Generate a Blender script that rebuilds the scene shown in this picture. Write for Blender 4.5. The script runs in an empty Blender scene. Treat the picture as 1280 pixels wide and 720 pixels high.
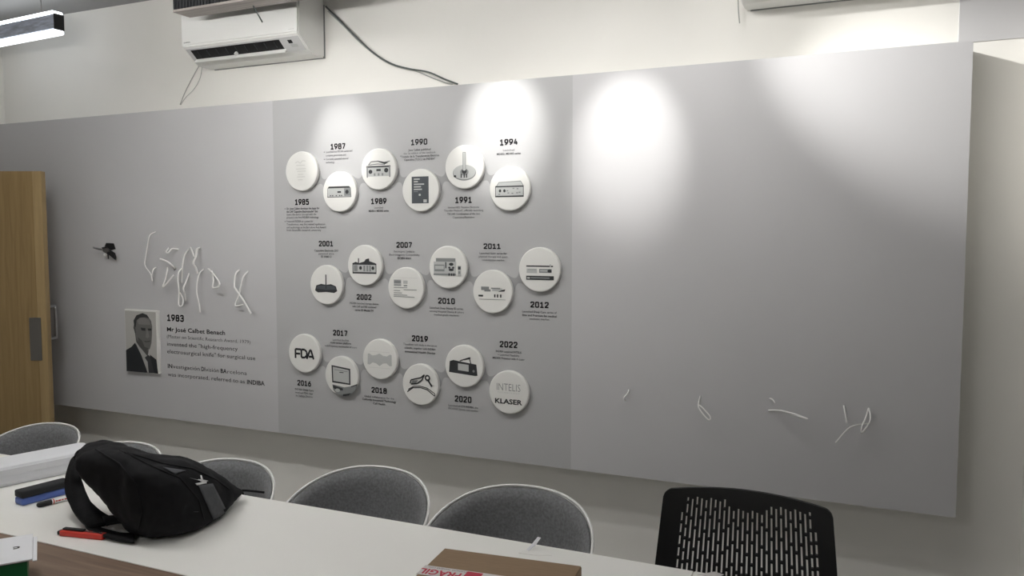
import bpy, bmesh, math, random
from mathutils import Vector, Matrix
from mathutils.bvhtree import BVHTree
random.seed(7)
sc = bpy.context.scene
C = sc.collection

# ------------------------------------------------------------------ camera
EYE = Vector((0, 0, 1.65)); YAW = math.radians(24); PITCH = math.atan(66/1000); FPX = 1000.0
cd = bpy.data.cameras.new('camera'); cam = bpy.data.objects.new('camera', cd); C.objects.link(cam)
cam.location = EYE; cam.rotation_euler = (math.pi/2 - PITCH, 0, YAW)
cd.sensor_width = 36; cd.lens = 36*FPX/1280; cd.clip_start = 0.02
sc.camera = cam
# ------------------------------------------------------------------ world, exposure
w = bpy.data.worlds.new('world'); sc.world = w; w.use_nodes = True
w.node_tree.nodes['Background'].inputs[0].default_value = (0.8, 0.85, 0.9, 1)
w.node_tree.nodes['Background'].inputs[1].default_value = 0.10
sc.view_settings.view_transform = 'Standard'; sc.view_settings.look = 'None'
sc.view_settings.exposure = 0.4; sc.view_settings.gamma = 1.0; sc.view_settings.use_curve_mapping = False
# ------------------------------------------------------------------ lights (the lamp housings are built further down)
SPOTS = [  # lamp position, point aimed at, (watts, cone degrees) of the narrow core, the same of the wide spill
    ((-1.47, 2.30, 2.88), (-1.47, 3.2, 2.12), (78, 25), (3, 84)),
    ((-0.91, 2.30, 2.88), (-0.91, 3.2, 2.02), (66, 27), (13, 84)),
    ((-2.40, 2.30, 2.88), (-2.30, 3.2, 2.06), (48, 23), (11, 80)),
    ((-1.19, 2.30, 2.86), (0.10, 3.2, 2.20), (118, 30), (14, 70)),
]
def spot(i, p, t, watts, deg, blend):
    l = bpy.data.lights.new('spot_light', 'SPOT'); l.energy = watts; l.color = (1.0, 0.985, 0.955)
    l.spot_size = math.radians(deg); l.spot_blend = blend; l.shadow_soft_size = 0.03
    o = bpy.data.objects.new('spot_light', l); C.objects.link(o); o.location = p
    o.rotation_euler = (Vector(t)-Vector(p)).to_track_quat('-Z', 'Y').to_euler()
for i, s in enumerate(SPOTS):
    spot(i, s[0], s[1], *s[2], 1.0); spot(i, s[0], s[1], *s[3], 1.0)
FILL_LAMPS = [(-2.8, 1.80, 2.56, 40.0), (-1.40, 2.00, 2.78, 17.0), (-0.40, 2.00, 2.78, 12.0), (-1.6, -0.8, 2.50, 19.0)]   # unseen linear lamps added as fill light: x, y, z, emission

# ------------------------------------------------------------------ pixel <-> room helpers (1280 x 720 frame)
_r = Vector((math.cos(YAW), math.sin(YAW), 0))
_f = Vector((-math.sin(YAW)*math.cos(PITCH), math.cos(YAW)*math.cos(PITCH), -math.sin(PITCH)))
_u = _r.cross(_f)
def ray(x, y): return _f + _r*((x-640)/FPX) + _u*((360-y)/FPX)
def onY(x, y, Y): d = ray(x, y); return EYE + d*(Y/d.y)
def onZ(x, y, Z): d = ray(x, y); return EYE + d*((Z-EYE.z)/d.z)

# ------------------------------------------------------------------ materials
MATS = {}
def mat(name, col, rough=0.6, metal=0.0, spec=0.4, var=0.0, scale=8.0, bump=0.0, emit=0.0, stretch=(1,1,1), sheen=0.0):
    if name in MATS: return MATS[name]
    m = bpy.data.materials.new(name); m.use_nodes = True; nt = m.node_tree
    b = nt.nodes['Principled BSDF']
    b.inputs['Base Color'].default_value = (*col, 1); b.inputs['Roughness'].default_value = rough
    b.inputs['Metallic'].default_value = metal; b.inputs['Specular IOR Level'].default_value = spec
    if sheen: b.inputs['Sheen Weight'].default_value = sheen
    if emit:
        b.inputs['Emission Color'].default_value = (*col, 1); b.inputs['Emission Strength'].default_value = emit
    if var or bump:
        tc = nt.nodes.new('ShaderNodeTexCoord'); mp = nt.nodes.new('ShaderNodeMapping'); mp.inputs['Scale'].default_value = stretch
        nz = nt.nodes.new('ShaderNodeTexNoise'); nz.inputs['Scale'].default_value = scale; nz.inputs['Detail'].default_value = 5
        nt.links.new(tc.outputs['Object'], mp.inputs[0]); nt.links.new(mp.outputs[0], nz.inputs['Vector'])
        if var:
            rp = nt.nodes.new('ShaderNodeValToRGB')
            rp.color_ramp.elements[0].position = 0.3; rp.color_ramp.elements[1].position = 0.7
            rp.color_ramp.elements[0].color = (*[max(0, c*(1-var)) for c in col], 1)
            rp.color_ramp.elements[1].color = (*[min(1, c*(1+var)) for c in col], 1)
            nt.links.new(nz.outputs['Fac'], rp.inputs[0]); nt.links.new(rp.outputs[0], b.inputs['Base Color'])
        if bump:
            bp = nt.nodes.new('ShaderNodeBump'); bp.inputs['Strength'].default_value = bump; bp.inputs['Distance'].default_value = 0.004
            nt.links.new(nz.outputs['Fac'], bp.inputs['Height']); nt.links.new(bp.outputs[0], b.inputs['Normal'])
    MATS[name] = m; return m

M_wall = mat('white_wall_paint', (0.88, 0.865, 0.825), 0.75, spec=0.25, var=0.02, scale=2.0, bump=0.04)
M_ceil = mat('ceiling_paint', (0.36, 0.36, 0.36), 0.85, spec=0.2, var=0.02, scale=2)
M_floor = mat('grey_floor', (0.58, 0.57, 0.55), 0.5, var=0.06, scale=3)
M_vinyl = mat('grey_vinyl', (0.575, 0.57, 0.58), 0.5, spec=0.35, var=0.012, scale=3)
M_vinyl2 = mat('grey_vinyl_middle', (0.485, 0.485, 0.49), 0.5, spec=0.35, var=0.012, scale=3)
M_core = mat('board_core', (0.62, 0.62, 0.60), 0.7)
M_ribbon = mat('ribbon_print', (0.34, 0.34, 0.345), 0.5)
M_ink = mat('black_ink', (0.015, 0.015, 0.018), 0.5)
M_ink2 = mat('grey_ink', (0.085, 0.085, 0.09), 0.5)
M_disc = mat('disc_white', (0.82, 0.815, 0.785), 0.35, spec=0.45)
M_dg1 = mat('print_light', (0.52, 0.53, 0.52), 0.5)
M_dg2 = mat('print_mid', (0.25, 0.26, 0.26), 0.5)
M_dg3 = mat('print_dark', (0.035, 0.037, 0.04), 0.5)
M_faint = mat('print_faint', (0.66, 0.655, 0.63), 0.5)
M_slate = mat('print_slate', (0.075, 0.085, 0.095), 0.5)
M_white = mat('white_plastic', (0.87, 0.87, 0.85), 0.35, var=0.01, scale=3)
M_acgrey = mat('ac_outlet_grey', (0.62, 0.62, 0.62), 0.45)
M_black = mat('black_plastic', (0.012, 0.012, 0.013), 0.5)
M_table = mat('white_laminate', (0.91, 0.90, 0.865), 0.35, var=0.01, scale=2)
M_edge = mat('laminate_edge', (0.66, 0.62, 0.54), 0.5)
M_metal = mat('brushed_metal', (0.45, 0.45, 0.46), 0.35, metal=1.0)
M_steel = mat('dark_steel', (0.22, 0.21, 0.20), 0.4, metal=0.9)
M_fabric = mat('grey_felt', (0.20, 0.203, 0.21), 0.95, spec=0.1, var=0.22, scale=120, bump=0.3, sheen=0.15)
M_bag = mat('black_nylon', (0.008, 0.008, 0.0095), 0.75, spec=0.2, var=0.2, scale=40, bump=0.25)
M_bagg = mat('grey_nylon', (0.075, 0.078, 0.085), 0.7, var=0.15, scale=60)
M_logo = mat('white_logo', (0.72, 0.72, 0.72), 0.5)
M_paper = mat('white_paper', (0.76, 0.77, 0.80), 0.6, var=0.01, scale=4)
M_card = mat('cardboard', (0.27, 0.185, 0.115), 0.85, var=0.06, scale=30, stretch=(1, 8, 1))
M_tape = mat('white_tape', (0.66, 0.63, 0.62), 0.35)
M_red = mat('red_print', (0.50, 0.02, 0.055), 0.5)
M_redp = mat('red_plastic', (0.66, 0.045, 0.03), 0.35)
M_blue = mat('blue_plastic', (0.10, 0.165, 0.47), 0.5)
M_felt = mat('black_felt', (0.03, 0.032, 0.035), 0.95)
M_green = mat('green_card', (0.005, 0.135, 0.045), 0.5)
M_wire = mat('white_wire', (0.93, 0.92, 0.90), 0.4)
M_cable = mat('grey_cable', (0.10, 0.115, 0.11), 0.5)
M_thin = mat('thin_grey_wire', (0.42, 0.42, 0.40), 0.5)
M_lamp = mat('lamp_diffuser', (0.93, 0.97, 1.0), 0.5, emit=2.1)
M_alu = mat('lamp_body_aluminium', (0.52, 0.56, 0.66), 0.4, metal=0.3, var=0.3, scale=14, stretch=(1, 1, 6))
M_ribbed = mat('dark_baffle', (0.035, 0.037, 0.04), 0.55, var=0.5, scale=24, stretch=(3, 1, 0.2))

def wood(name, dark, light, axis=2, scale=5.0, rough=0.5):
    m = bpy.data.materials.new(name); m.use_nodes = True; nt = m.node_tree; b = nt.nodes['Principled BSDF']
    tc = nt.nodes.new('ShaderNodeTexCoord'); mp = nt.nodes.new('ShaderNodeMapping')
    s = [9.0, 9.0, 9.0]; s[axis] = 0.55; mp.inputs['Scale'].default_value = s
    nz = nt.nodes.new('ShaderNodeTexNoise'); nz.inputs['Scale'].default_value = scale; nz.inputs['Detail'].default_value = 8; nz.inputs['Distortion'].default_value = 0.6
    rp = nt.nodes.new('ShaderNodeValToRGB')
    rp.color_ramp.elements[0].position = 0.32; rp.color_ramp.elements[0].color = (*dark, 1)
    rp.color_ramp.elements[1].position = 0.68; rp.color_ramp.elements[1].color = (*light, 1)
    nt.links.new(tc.outputs['Object'], mp.inputs[0]); nt.links.new(mp.outputs[0], nz.inputs['Vector'])
    nt.links.new(nz.outputs['Fac'], rp.inputs[0]); nt.links.new(rp.outputs[0], b.inputs['Base Color'])
    b.inputs['Roughness'].default_value = rough; MATS[name] = m; return m
M_door = wood('door_veneer', (0.265, 0.175, 0.072), (0.345, 0.235, 0.105), 2)
M_doore = wood('door_edging', (0.35, 0.245, 0.115), (0.43, 0.31, 0.15), 2)
M_wood = wood('brown_wood', (0.15, 0.095, 0.065), (0.25, 0.17, 0.12), 0)
M_gwood = wood('grey_wood', (0.28, 0.25, 0.23), (0.46, 0.42, 0.39), 0)

# ------------------------------------------------------------------ object helpers
def empty(name, loc=(0, 0, 0), rz=0.0):
    o = bpy.data.objects.new(name, None); C.objects.link(o); o.location = loc; o.rotation_euler = (0, 0, rz)
    o.empty_display_size = 0.05; return o
def tag(o, label, cat, group=None):
    o['label'] = label; o['category'] = cat
    if group: o['group'] = group
    return o
def link(name, me, mats, parent=None, smooth=False):
    o = bpy.data.objects.new(name, me); C.objects.link(o)
    for m in (mats if isinstance(mats, (list, tuple)) else [mats]): me.materials.append(m)
    if parent: o.parent = parent
    if smooth:
        for p in me.polygons: p.use_smooth = True
    return o
def meshobj(name, V, Fc, mats, parent=None, smooth=False, mi=None):
    me = bpy.data.meshes.new(name); me.from_pydata([tuple(v) for v in V], [], Fc); me.update()
    o = link(name, me, mats, parent, smooth)
    if mi:
        for p, k in zip(me.polygons, mi): p.material_index = k
    return o
def bmobj(name, bm, mats, parent=None, smooth=False):
    bmesh.ops.recalc_face_normals(bm, faces=bm.faces)
    me = bpy.data.meshes.new(name); bm.to_mesh(me); bm.free(); return link(name, me, mats, parent, smooth)
def bx(bm, x0, x1, y0, y1, z0, z1, M=None):
    vs = [bm.verts.new((x, y, z)) for x in (x0, x1) for y in (y0, y1) for z in (z0, z1)]
    for f in ((0,1,3,2), (4,6,7,5), (0,4,5,1), (2,3,7,6), (0,2,6,4), (1,5,7,3)): bm.faces.new([vs[i] for i in f])
    if M is not None:
        for v in vs: v.co = M @ v.co
    return vs
def box(name, x0, x1, y0, y1, z0, z1, m, parent=None, bev=0.0, seg=2, M=None):
    bm = bmesh.new(); bx(bm, x0, x1, y0, y1, z0, z1)
    if bev: bmesh.ops.bevel(bm, geom=bm.edges[:], offset=bev, segments=seg, affect='EDGES', profile=0.5)
    if M is not None: bmesh.ops.transform(bm, matrix=M, verts=bm.verts[:])
    return bmobj(name, bm, m, parent, bool(bev) and seg > 2)
def struct(o): o['kind'] = 'structure'; return o
def smooth_path(P, n=5):
    P = [Vector(p) for p in P]
    if len(P) < 3: return P
    out = []
    for i in range(len(P)-1):
        a = P[max(i-1, 0)]; b = P[i]; c = P[i+1]; d = P[min(i+2, len(P)-1)]
        for k in range(n):
            t = k/n
            out.append(0.5*((2*b)+(c-a)*t+(2*a-5*b+4*c-d)*t*t+(3*b-a-3*c+d)*t**3))
    return out+[P[-1]]
def tube(name, P, r, m, parent=None, n=6, sm=5, flat=1.0, closed=False):
    Q = smooth_path(P, sm); V = []; Fc = []
    up = Vector((0.13, 0.31, 0.94)); prev = None
    for i, q in enumerate(Q):
        t = (Q[min(i+1, len(Q)-1)]-Q[max(i-1, 0)])
        if t.length < 1e-9: t = Vector((0, 0, 1))
        t.normalize()
        a = (prev if prev is not None else up); a = a - t*a.dot(t)
        if a.length < 1e-4: a = t.orthogonal()
        a.normalize(); prev = a; b = t.cross(a)
        rr = r(i/(len(Q)-1)) if callable(r) else r
        for k in range(n):
            g = 2*math.pi*k/n; V.append(q + a*math.cos(g)*rr + b*math.sin(g)*rr*flat)
    for i in range(len(Q)-1):
        for k in range(n): Fc.append((i*n+k, i*n+(k+1) % n, (i+1)*n+(k+1) % n, (i+1)*n+k))
    Fc.append(tuple(range(n))[::-1]); Fc.append(tuple((len(Q)-1)*n+k for k in range(n)))
    return meshobj(name, V, Fc, m, parent, True)
def lathe(name, prof, m, parent=None, n=48, M=None):
    V = []; Fc = []
    for (r, z) in prof:
        for k in range(n): g = 2*math.pi*k/n; V.append(Vector((r*math.cos(g), r*math.sin(g), z)))
    for i in range(len(prof)-1):
        for k in range(n): Fc.append((i*n+k, i*n+(k+1) % n, (i+1)*n+(k+1) % n, (i+1)*n+k))
    Fc.append(tuple(range(n))[::-1]); Fc.append(tuple((len(prof)-1)*n+k for k in range(n)))
    if M is not None: V = [M @ v for v in V]
    return meshobj(name, V, Fc, m, parent, False)
def copy_tree(o, parent=None):
    c = o.copy(); C.objects.link(c); c.parent = parent
    for ch in list(o.children): copy_tree(ch, c)
    return c

# ------------------------------------------------------------------ text as flat mesh print
_cache = {}
def glyphs(s, bold):
    key = (s, bold)
    if key in _cache: return _cache[key]
    cu = bpy.data.curves.new('t', 'FONT'); cu.body = s; cu.resolution_u = 2; cu.offset = bold; cu.size = 1.0; cu.fill_mode = 'FRONT'
    ob = bpy.data.objects.new('t', cu); C.objects.link(ob)
    dg = bpy.context.evaluated_depsgraph_get(); me = bpy.data.meshes.new_from_object(ob.evaluated_get(dg))
    V = [v.co.copy() for v in me.vertices]; Fc = [tuple(p.vertices) for p in me.polygons]
    bpy.data.objects.remove(ob); bpy.data.curves.remove(cu); bpy.data.meshes.remove(me)
    _cache[key] = (V, Fc); return V, Fc
def text_geo(s, width, height, bold=0.0, align='C'):
    """verts in (x, z); x scaled to width, z so that a capital is `height` tall; origin at the mid-height of capitals"""
    V, Fc = glyphs(s, bold)
    x0 = min(v.x for v in V); x1 = max(v.x for v in V); k = width/max(1e-6, (x1-x0)); kz = height/0.70
    off = {'C': (x0+x1)/2, 'L': x0, 'R': x1}[align]
    return [((v.x-off)*k, v.y*kz-height/2) for v in V], Fc

_o8 = lambda a, b, c, d: [(a+.18*(c-a), b), (c-.18*(c-a), b), (c, b+.18*(c-a)*.55), (c, d-.18*(c-a)*.55), (c-.18*(c-a), d), (a+.18*(c-a), d), (a, d-.18*(c-a)*.55), (a, b+.18*(c-a)*.55), (a+.18*(c-a), b)]
_six = [[(.78, 1), (.22, .68), (0, .42), (0, .12), (.16, 0), (.84, 0), (1, .12), (1, .46), (.84, .58), (.14, .58)]]
DIG = {'0': [_o8(0, 0, 1, 1)], '1': [[(.02, .78), (.5, 1), (.5, 0)], [(.0, 0), (1, 0)]],
 '2': [[(0, .80), (0, .9), (.16, 1), (.84, 1), (1, .9), (1, .64), (.02, .08), (.0, 0), (1, 0)]],
 '3': [[(0, .86), (.16, 1), (.84, 1), (1, .9), (1, .64), (.84, .53), (.36, .53)], [(.84, .53), (1, .42), (1, .12), (.84, 0), (.16, 0), (0, .14)]],
 '4': [[(.72, 0), (.72, .58)], [(.46, 1), (0, .24), (1.05, .24)]],
 '5': [[(.96, 1), (.08, 1), (.03, .56), (.84, .60), (1, .47), (1, .12), (.84, 0), (.16, 0), (0, .12)]],
 '6': _six, '7': [[(0, 1), (1, 1), (1, .88), (.34, 0)]], '8': [_o8(.05, .53, .95, 1), _o8(0, 0, 1, .53)], '9': [[(1-x, 1-y) for x, y in _six[0]]]}
def digits_geo(t, width, height, wt=.215):
    V = []; Fc = []; n = len(t); gap = .17; cw = width/(n+gap*(n-1)); th = wt*height
    for k, c in enumerate(t):
        x0 = -width/2+k*cw*(1+gap)
        for path in DIG[c]:
            P = [(x0+th/2+x*(cw-th), -height/2+th/2+y*(height-th)) for x, y in path]
            for (xa, ya), (xb, yb) in zip(P[:-1], P[1:]):
                dx, dy = xb-xa, yb-ya; l = math.hypot(dx, dy) or 1; nx, ny = -dy/l*th/2, dx/l*th/2; ex, ey = dx/l*th*.28, dy/l*th*.28
                b = len(V); V += [(xa-ex+nx, ya-ey+ny), (xa-ex-nx, ya-ey-ny), (xb+ex-nx, yb+ey-ny), (xb+ex+nx, yb+ey+ny)]; Fc.append((b, b+1, b+2, b+3))
    return V, Fc

# ================================================================== THE ROOM
XL, XR, YW, YB, ZC = -4.98, 3.0, 3.35, -2.6, 2.96
YF = 3.20                                   # front of the display board
struct(box('floor', XL-.1, XR+.1, YB-.1, YW+.1, -.1, 0, M_floor))
struct(box('ceiling', XL-.1, XR+.1, YB-.1, YW+.1, ZC, ZC+.1, M_ceil))
struct(box('wall_back', XL-.1, XR+.1, YW, YW+.1, 0, ZC, M_wall))
struct(box('wall_front', XL-.1, XR+.1, YB-.1, YB, 0, ZC, M_wall))
struct(box('wall_right', XR, XR+.1, YB, YW, 0, ZC, M_wall))
bm = bmesh.new()
bx(bm, XL-.1, XL, YB, 1.78, 0, ZC); bx(bm, XL-.1, XL, 2.70, YW, 0, ZC); bx(bm, XL-.1, XL, 1.78, 2.70, 2.06, ZC)
struct(bmobj('wall_left', bm, M_wall))
struct(box('wall_pillar', 0.533, 0.95, 3.17, YW, 0, ZC, M_wall))
# door leaf, hinged on the left wall and swung open towards the board
fr = onY(57, 300, 3.0); hinge = Vector((XL+.03, 2.66, 0)); d = Vector((fr.x, 3.0, 0))-hinge; L = d.length
dr = struct(empty('door_1', hinge, math.atan2(d.y, d.x)))
ZD = 2.0
box('door_leaf', 0, L-.05, -.02, .02, 0.01, ZD, M_door, dr, .001, 1)
box('edging_strip', L-.05, L, -.0205, .0205, 0.01, ZD, M_doore, dr, .002, 2)
box('lock_plate', L-.095, L-.03, -.026, -.0205, 0.955, 1.195, M_steel, dr, .002, 2)
tube('pull_handle', [(L-.02, .02, 1.07), (L-.015, .075, 1.07), (L-.012, .088, 1.085), (L-.012, .088, 1.235), (L-.015, .075, 1.25), (L-.02, .02, 1.25)], .009, M_metal, dr, 8, 3)
for z in (.25, 1.0, 1.8): box('hinge', -.012, .02, -.03, -.018, z, z+.1, M_metal, dr)

# ================================================================== DISPLAY BOARD
BX0, BX1, BZ0, BZ1 = -4.93, 0.31, 0.643, 2.317
S1, S2 = -2.73, -1.147
board = tag(empty('display_board', (0, 0, 0)), 'long grey wall-mounted timeline board of three printed panels', 'board')
box('backing', BX0, BX1-.002, YF+.012, YW-.0005, BZ0+.002, BZ1-.002, M_core, board)
pans = []
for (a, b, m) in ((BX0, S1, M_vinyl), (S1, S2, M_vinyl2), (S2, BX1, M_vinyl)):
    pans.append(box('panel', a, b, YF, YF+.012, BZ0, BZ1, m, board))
def board_text(name, lines, panel, m=M_ink, eps=.0012):
    """lines: (string, px, py, width_px, cap_px, bold, align)"""
    V = []; Fc = []
    for (s, px, py, wpx, cpx, bold, al) in lines:
        if al == 'L': A = onY(px, py, YF); B = onY(px+wpx, py, YF); c = A
        else: A = onY(px-wpx/2, py, YF); B = onY(px+wpx/2, py, YF); c = onY(px, py, YF)
        h = abs(onY(px, py-cpx/2, YF).z-onY(px, py+cpx/2, YF).z)
        tv, tf = text_geo(s, B.x-A.x, h, bold, al) if not s.isdigit() else digits_geo(s, B.x-A.x, h); n = len(V)
        if s.isdigit() and al == 'L': tv = [(x+(B.x-A.x)/2, z) for x, z in tv]
        V += [(c.x+x, YF-eps, c.z+z) for x, z in tv]; Fc += [tuple(i+n for i in f) for f in tf]
    return meshobj(name, V, Fc, m, panel)

# left panel wording
P0 = pans[0]
board_text('year_text', [('1983', 208.9, 397, 21, 8.6, .022, 'L')], P0)
board_text('name_text', [('Mr José Calbet Benach', 208.9, 411.3, 72.5, 5.2, .016, 'L')], P0)
for ln in ([('(Master on Scientific Research Award, 1979)', 208.9, 420.2, 104, 4.2, -.010, 'L')],
    [('invented the "high-frequency', 209.2, 429.5, 88, 4.9, -.004, 'L')], [('electrosurgical knife" for surgical use', 209.2, 438.9, 110, 4.9, -.004, 'L')],
    [('IN', 209.9, 457.2, 5.6, 5.2, .018, 'L')], [('vestigación', 216.3, 457.8, 33.5, 4.9, -.004, 'L')], [('DI', 252, 461, 4.6, 5.2, .018, 'L')],
    [('visión', 257.4, 461.6, 16.3, 4.9, -.004, 'L')], [('BA', 276, 463.4, 7.6, 5.2, .018, 'L')], [('rcelona', 284.4, 464.2, 24.3, 4.9, -.004, 'L')],
    [('was incorporated, referred to as', 209.9, 467.5, 96, 4.9, -.004, 'L')], [('INDIBA', 309, 477.2, 22, 5.4, .018, 'L')]):
    board_text('caption_text', ln, P0)
# timeline: disc centre pixel, year (cx, cy, w, h), caption: alignment x, [(line, y, width, bold)]
B = .02
TL = [
 (1985, (376.5, 214), (377.5, 252.5, 17.5, 7.5), 'L', 358.5, [('Dr. Jose Calbet develops the basis for', 260.8, 41, B), ('the CAP "Capacitive Electrotransfer" that', 264.6, 39, B), ('opens the device concept with the', 268.2, 37, 0), ('present in the first INDIBA technology', 271.9, 40, 0), ('Presented INDIBA as a patent for', 276.7, 33, 0), ('Transference, was first named application', 280.4, 48, 0), ('and technology at the Barcelona Red Award', 284.2, 49, 0), ('from Scientific research university', 287.7, 43, 0)]),
 (1987, (424, 239.5), (422.5, 183, 18.5, 7.5), 'L', 407.5, [('Launched the MD300 series and', 190, 33, 0), ('complete generations and', 194.4, 25, 0), ('Currently patented internal', 199, 28, 0), ('technology', 203, 11, 0)]),
 (1989, (472.8, 211.3), (473.5, 251.5, 19.5, 7.5), 'C', 473.5, [('Launched', 259.4, 11, 0), ('MD301 / MD302 series', 263.5, 25, B)]),
 (1990, (525.3, 237.7), (524, 177.5, 20.5, 7.7), 'C', 524.5, [('Jose Calbet published', 187, 28, B), ('the 1st edition of the textbook', 191, 40, 0), ('"Tratado de la Transferencia Eléctrica', 195, 49, B), ('Capacitiva (T.E.C.) de INDIBA"', 199, 39, B)]),
 (1991, (580, 208.5), (579.5, 250, 21, 8), 'C', 579.5, [('Invented RES "Resistive Electronic', 259, 39, 0), ('Transfer Method", officially launching', 263, 49, 0), ('TEC/AR Combination of the two', 267.3, 41, B/2), ('Capacitive/Resistive', 271.5, 27, 0)]),
 (1994, (636.8, 235.6), (636, 177.6, 22.5, 8), 'C', 636, [('Launched', 187.5, 14, 0), ('MD303, MD305 series', 192, 30, B)]),
 (2001, (407.6, 356), (407.6, 304.6, 18, 7), 'C', 408, [('Capacitive Electrode 2001', 313.2, 30, B), ('patented since', 317, 19, 0), ('ES 008013', 320.8, 13, B)]),
 (2002, (455.5, 331.5), (455.2, 371.4, 18.6, 7.2), 'C', 455.3, [('INDIBA launched therapy devices', 379.3, 36, B/2), ('with CAP and RES combined', 383.4, 30, B), ('series ID Model T4', 387.8, 23, B)]),
 (2007, (507, 360), (505.3, 306.2, 19.5, 7.2), 'C', 505.5, [('Electromagnetic Certified for', 314.3, 26, 0), ('Electromagnetic Compatibility', 318.5, 38, 0), ('IEC/EN 60601', 322.8, 17, B)]),
 (2010, (559.5, 334), (558.2, 376.2, 21, 7.5), 'C', 558.2, [('Launched Deep Beauty ID series,', 385.2, 42, B/2), ('winning Hospital Device & others', 389.6, 43, 0), ('medical-grade machines', 393.7, 31, 0)]),
 (2011, (615.3, 364.5), (615.3, 307.8, 21.5, 7), 'C', 616.5, [('Launched Activ series for', 316.6, 34, B/2), ('physical therapy and sport', 320.8, 36, 0), ('rehabilitation market', 325, 28, 0)]),
 (2012, (674, 337), (674.5, 381, 23, 7.7), 'C', 674.3, [('Launched Deep Care series of', 390, 43, B/2), ('Elite and Premium for medical', 394.6, 43, B), ('aesthetic market', 398.8, 25, 0)]),
 (2016, (380, 441.8), (380.4, 479, 17, 7), 'C', 380.4, [('INDIBA Deep Care', 487.2, 23, B/2), ('received FDA clear', 491.2, 22, B/2), ('as Safety Device', 495, 21, 0)]),
 (2017, (426.5, 470), (425.4, 416.3, 18, 7.2), 'C', 426, [('Launched the first', 425, 20, 0), ('multi-sensor platform', 428.7, 26, B), ('radiofrequency machine for all users', 433, 40, 0)]),
 (2018, (474.5, 449), (474, 488, 19, 7.2), 'C', 474, [('Global collaboration for the', 496.6, 37, 0), ('California Investment Technology', 500.5, 42, B), ('Cell Health', 504.7, 15, B)]),
 (2019, (525.2, 480.8), (525, 423.3, 20, 7.5), 'C', 525, [('The edition with study in the Lancet', 431, 42, 0), ('scientific, together with INDIBA', 435.6, 39, B/2), ('announced Health Device', 440.3, 38, B)]),
 (2020, (579.7, 457.8), (579, 499, 21, 8), 'C', 579, [('Launched of CT9 INDIBA, the', 508, 37, B/2), ('PROIONIC System, new machine', 512, 37, 0)]),
 (2022, (635.7, 490.6), (635.8, 430.7, 22.3, 8), 'C', 635.8, [('INDIBA acquired INTELIS', 439.7, 32, B), ('+ Launched Flexibility', 443.9, 27, 0), ('MEDEX Presence with K-Laser', 448.2, 40, B/2)]),
]
DT = 0.020; YD = YF-DT; RD = 0.0965
P1 = pans[1]
cent = []
for (yr, dc, yt, al, cx, lines) in TL:
    board_text('year_text', [(str(yr), yt[0], yt[1], yt[2], yt[3], .026, 'C')], P1)
    board_text('caption_text', [(s, cx, y, wd, 2.5, bo, al) for (s, y, wd, bo) in lines], P1, M_ink2)
    q = onY(dc[0], dc[1], YD); cent.append(q)
# bullets of the two bulleted captions
for (px, py) in ((356.5, 261), (356.5, 276.9), (405.5, 190.2), (405.5, 199.2)):
    q = onY(px, py, YF); meshobj('bullet', [(q.x+.0025*math.cos(a*1.0472), YF-.0012, q.z+.0025*math.sin(a*1.0472)) for a in range(6)], [tuple(range(6))], M_ink, P1)
# ribbons joining neighbouring discs (printed)
for row in range(3):
    for k in range(5):
        a = cent[row*6+k]; b = cent[row*6+k+1]; v = Vector((b.x-a.x, 0, b.z-a.z)); Lr = v.length; v.normalize(); n = Vector((-v.z, 0, v.x))
        V = []; N = 24
        for i in range(N+1):
            t = i/N; dm = abs(t-.5)*Lr*.64; wv = min(.043, .0135+.015*(dm/.022)**2)
            p = Vector((a.x, YF-.0006, a.z))+v*(Lr*(.18+.64*t)); V += [p+n*wv, p-n*wv]
        meshobj('connecting_ribbon', V, [(2*i, 2*i+1, 2*i+3, 2*i+2) for i in range(N)], M_ribbon, P1)

# ------------------------------------------------------------------ discs with their printed pictures
class Pr:
    """flat print: polygons in disc units (radius = 1), each a hair above the last"""
    def __init__(s): s.V = []; s.F = []; s.mi = []; s.mats = []; s.k = 0
    def poly(s, pts, m):
        if m not in s.mats: s.mats.append(m)
        s.k += 1; e = -.0006-.00012*s.k; n = len(s.V)
        s.V += [(x*RD, e, z*RD) for x, z in pts]; s.F.append(tuple(range(n, n+len(pts)))); s.mi.append(s.mats.index(m)); return s
    def rect(s, x0, x1, z0, z1, m): return s.poly([(x0, z0), (x1, z0), (x1, z1), (x0, z1)], m)
    def ell(s, x, z, a, b, m, n=20): return s.poly([(x+a*math.cos(2*math.pi*i/n), z+b*math.sin(2*math.pi*i/n)) for i in range(n)], m)
    def line(s, pts, wd, m):
        for (x0, z0), (x1, z1) in zip(pts[:-1], pts[1:]):
            dx, dz = x1-x0, z1-z0; l = math.hypot(dx, dz) or 1; nx, nz = -dz/l*wd/2, dx/l*wd/2
            s.poly([(x0+nx, z0+nz), (x0-nx, z0-nz), (x1-nx, z1-nz), (x1+nx, z1+nz)], m)
        return s
    def text(s, t, x, z, wd, h, m, bold=.02):
        tv, tf = text_geo(t, wd, h, bold, 'C')
        if m not in s.mats: s.mats.append(m)
        s.k += 1; e = -.0006-.00012*s.k; n = len(s.V)
        s.V += [((x+a)*RD, e, (z+b)*RD) for a, b in tv]; s.F += [tuple(i+n for i in f) for f in tf]; s.mi += [s.mats.index(m)]*len(tf); return s
    def build(s, parent, name='printed_picture'): return meshobj(name, s.V, s.F, s.mats, parent, False, s.mi)

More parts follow.
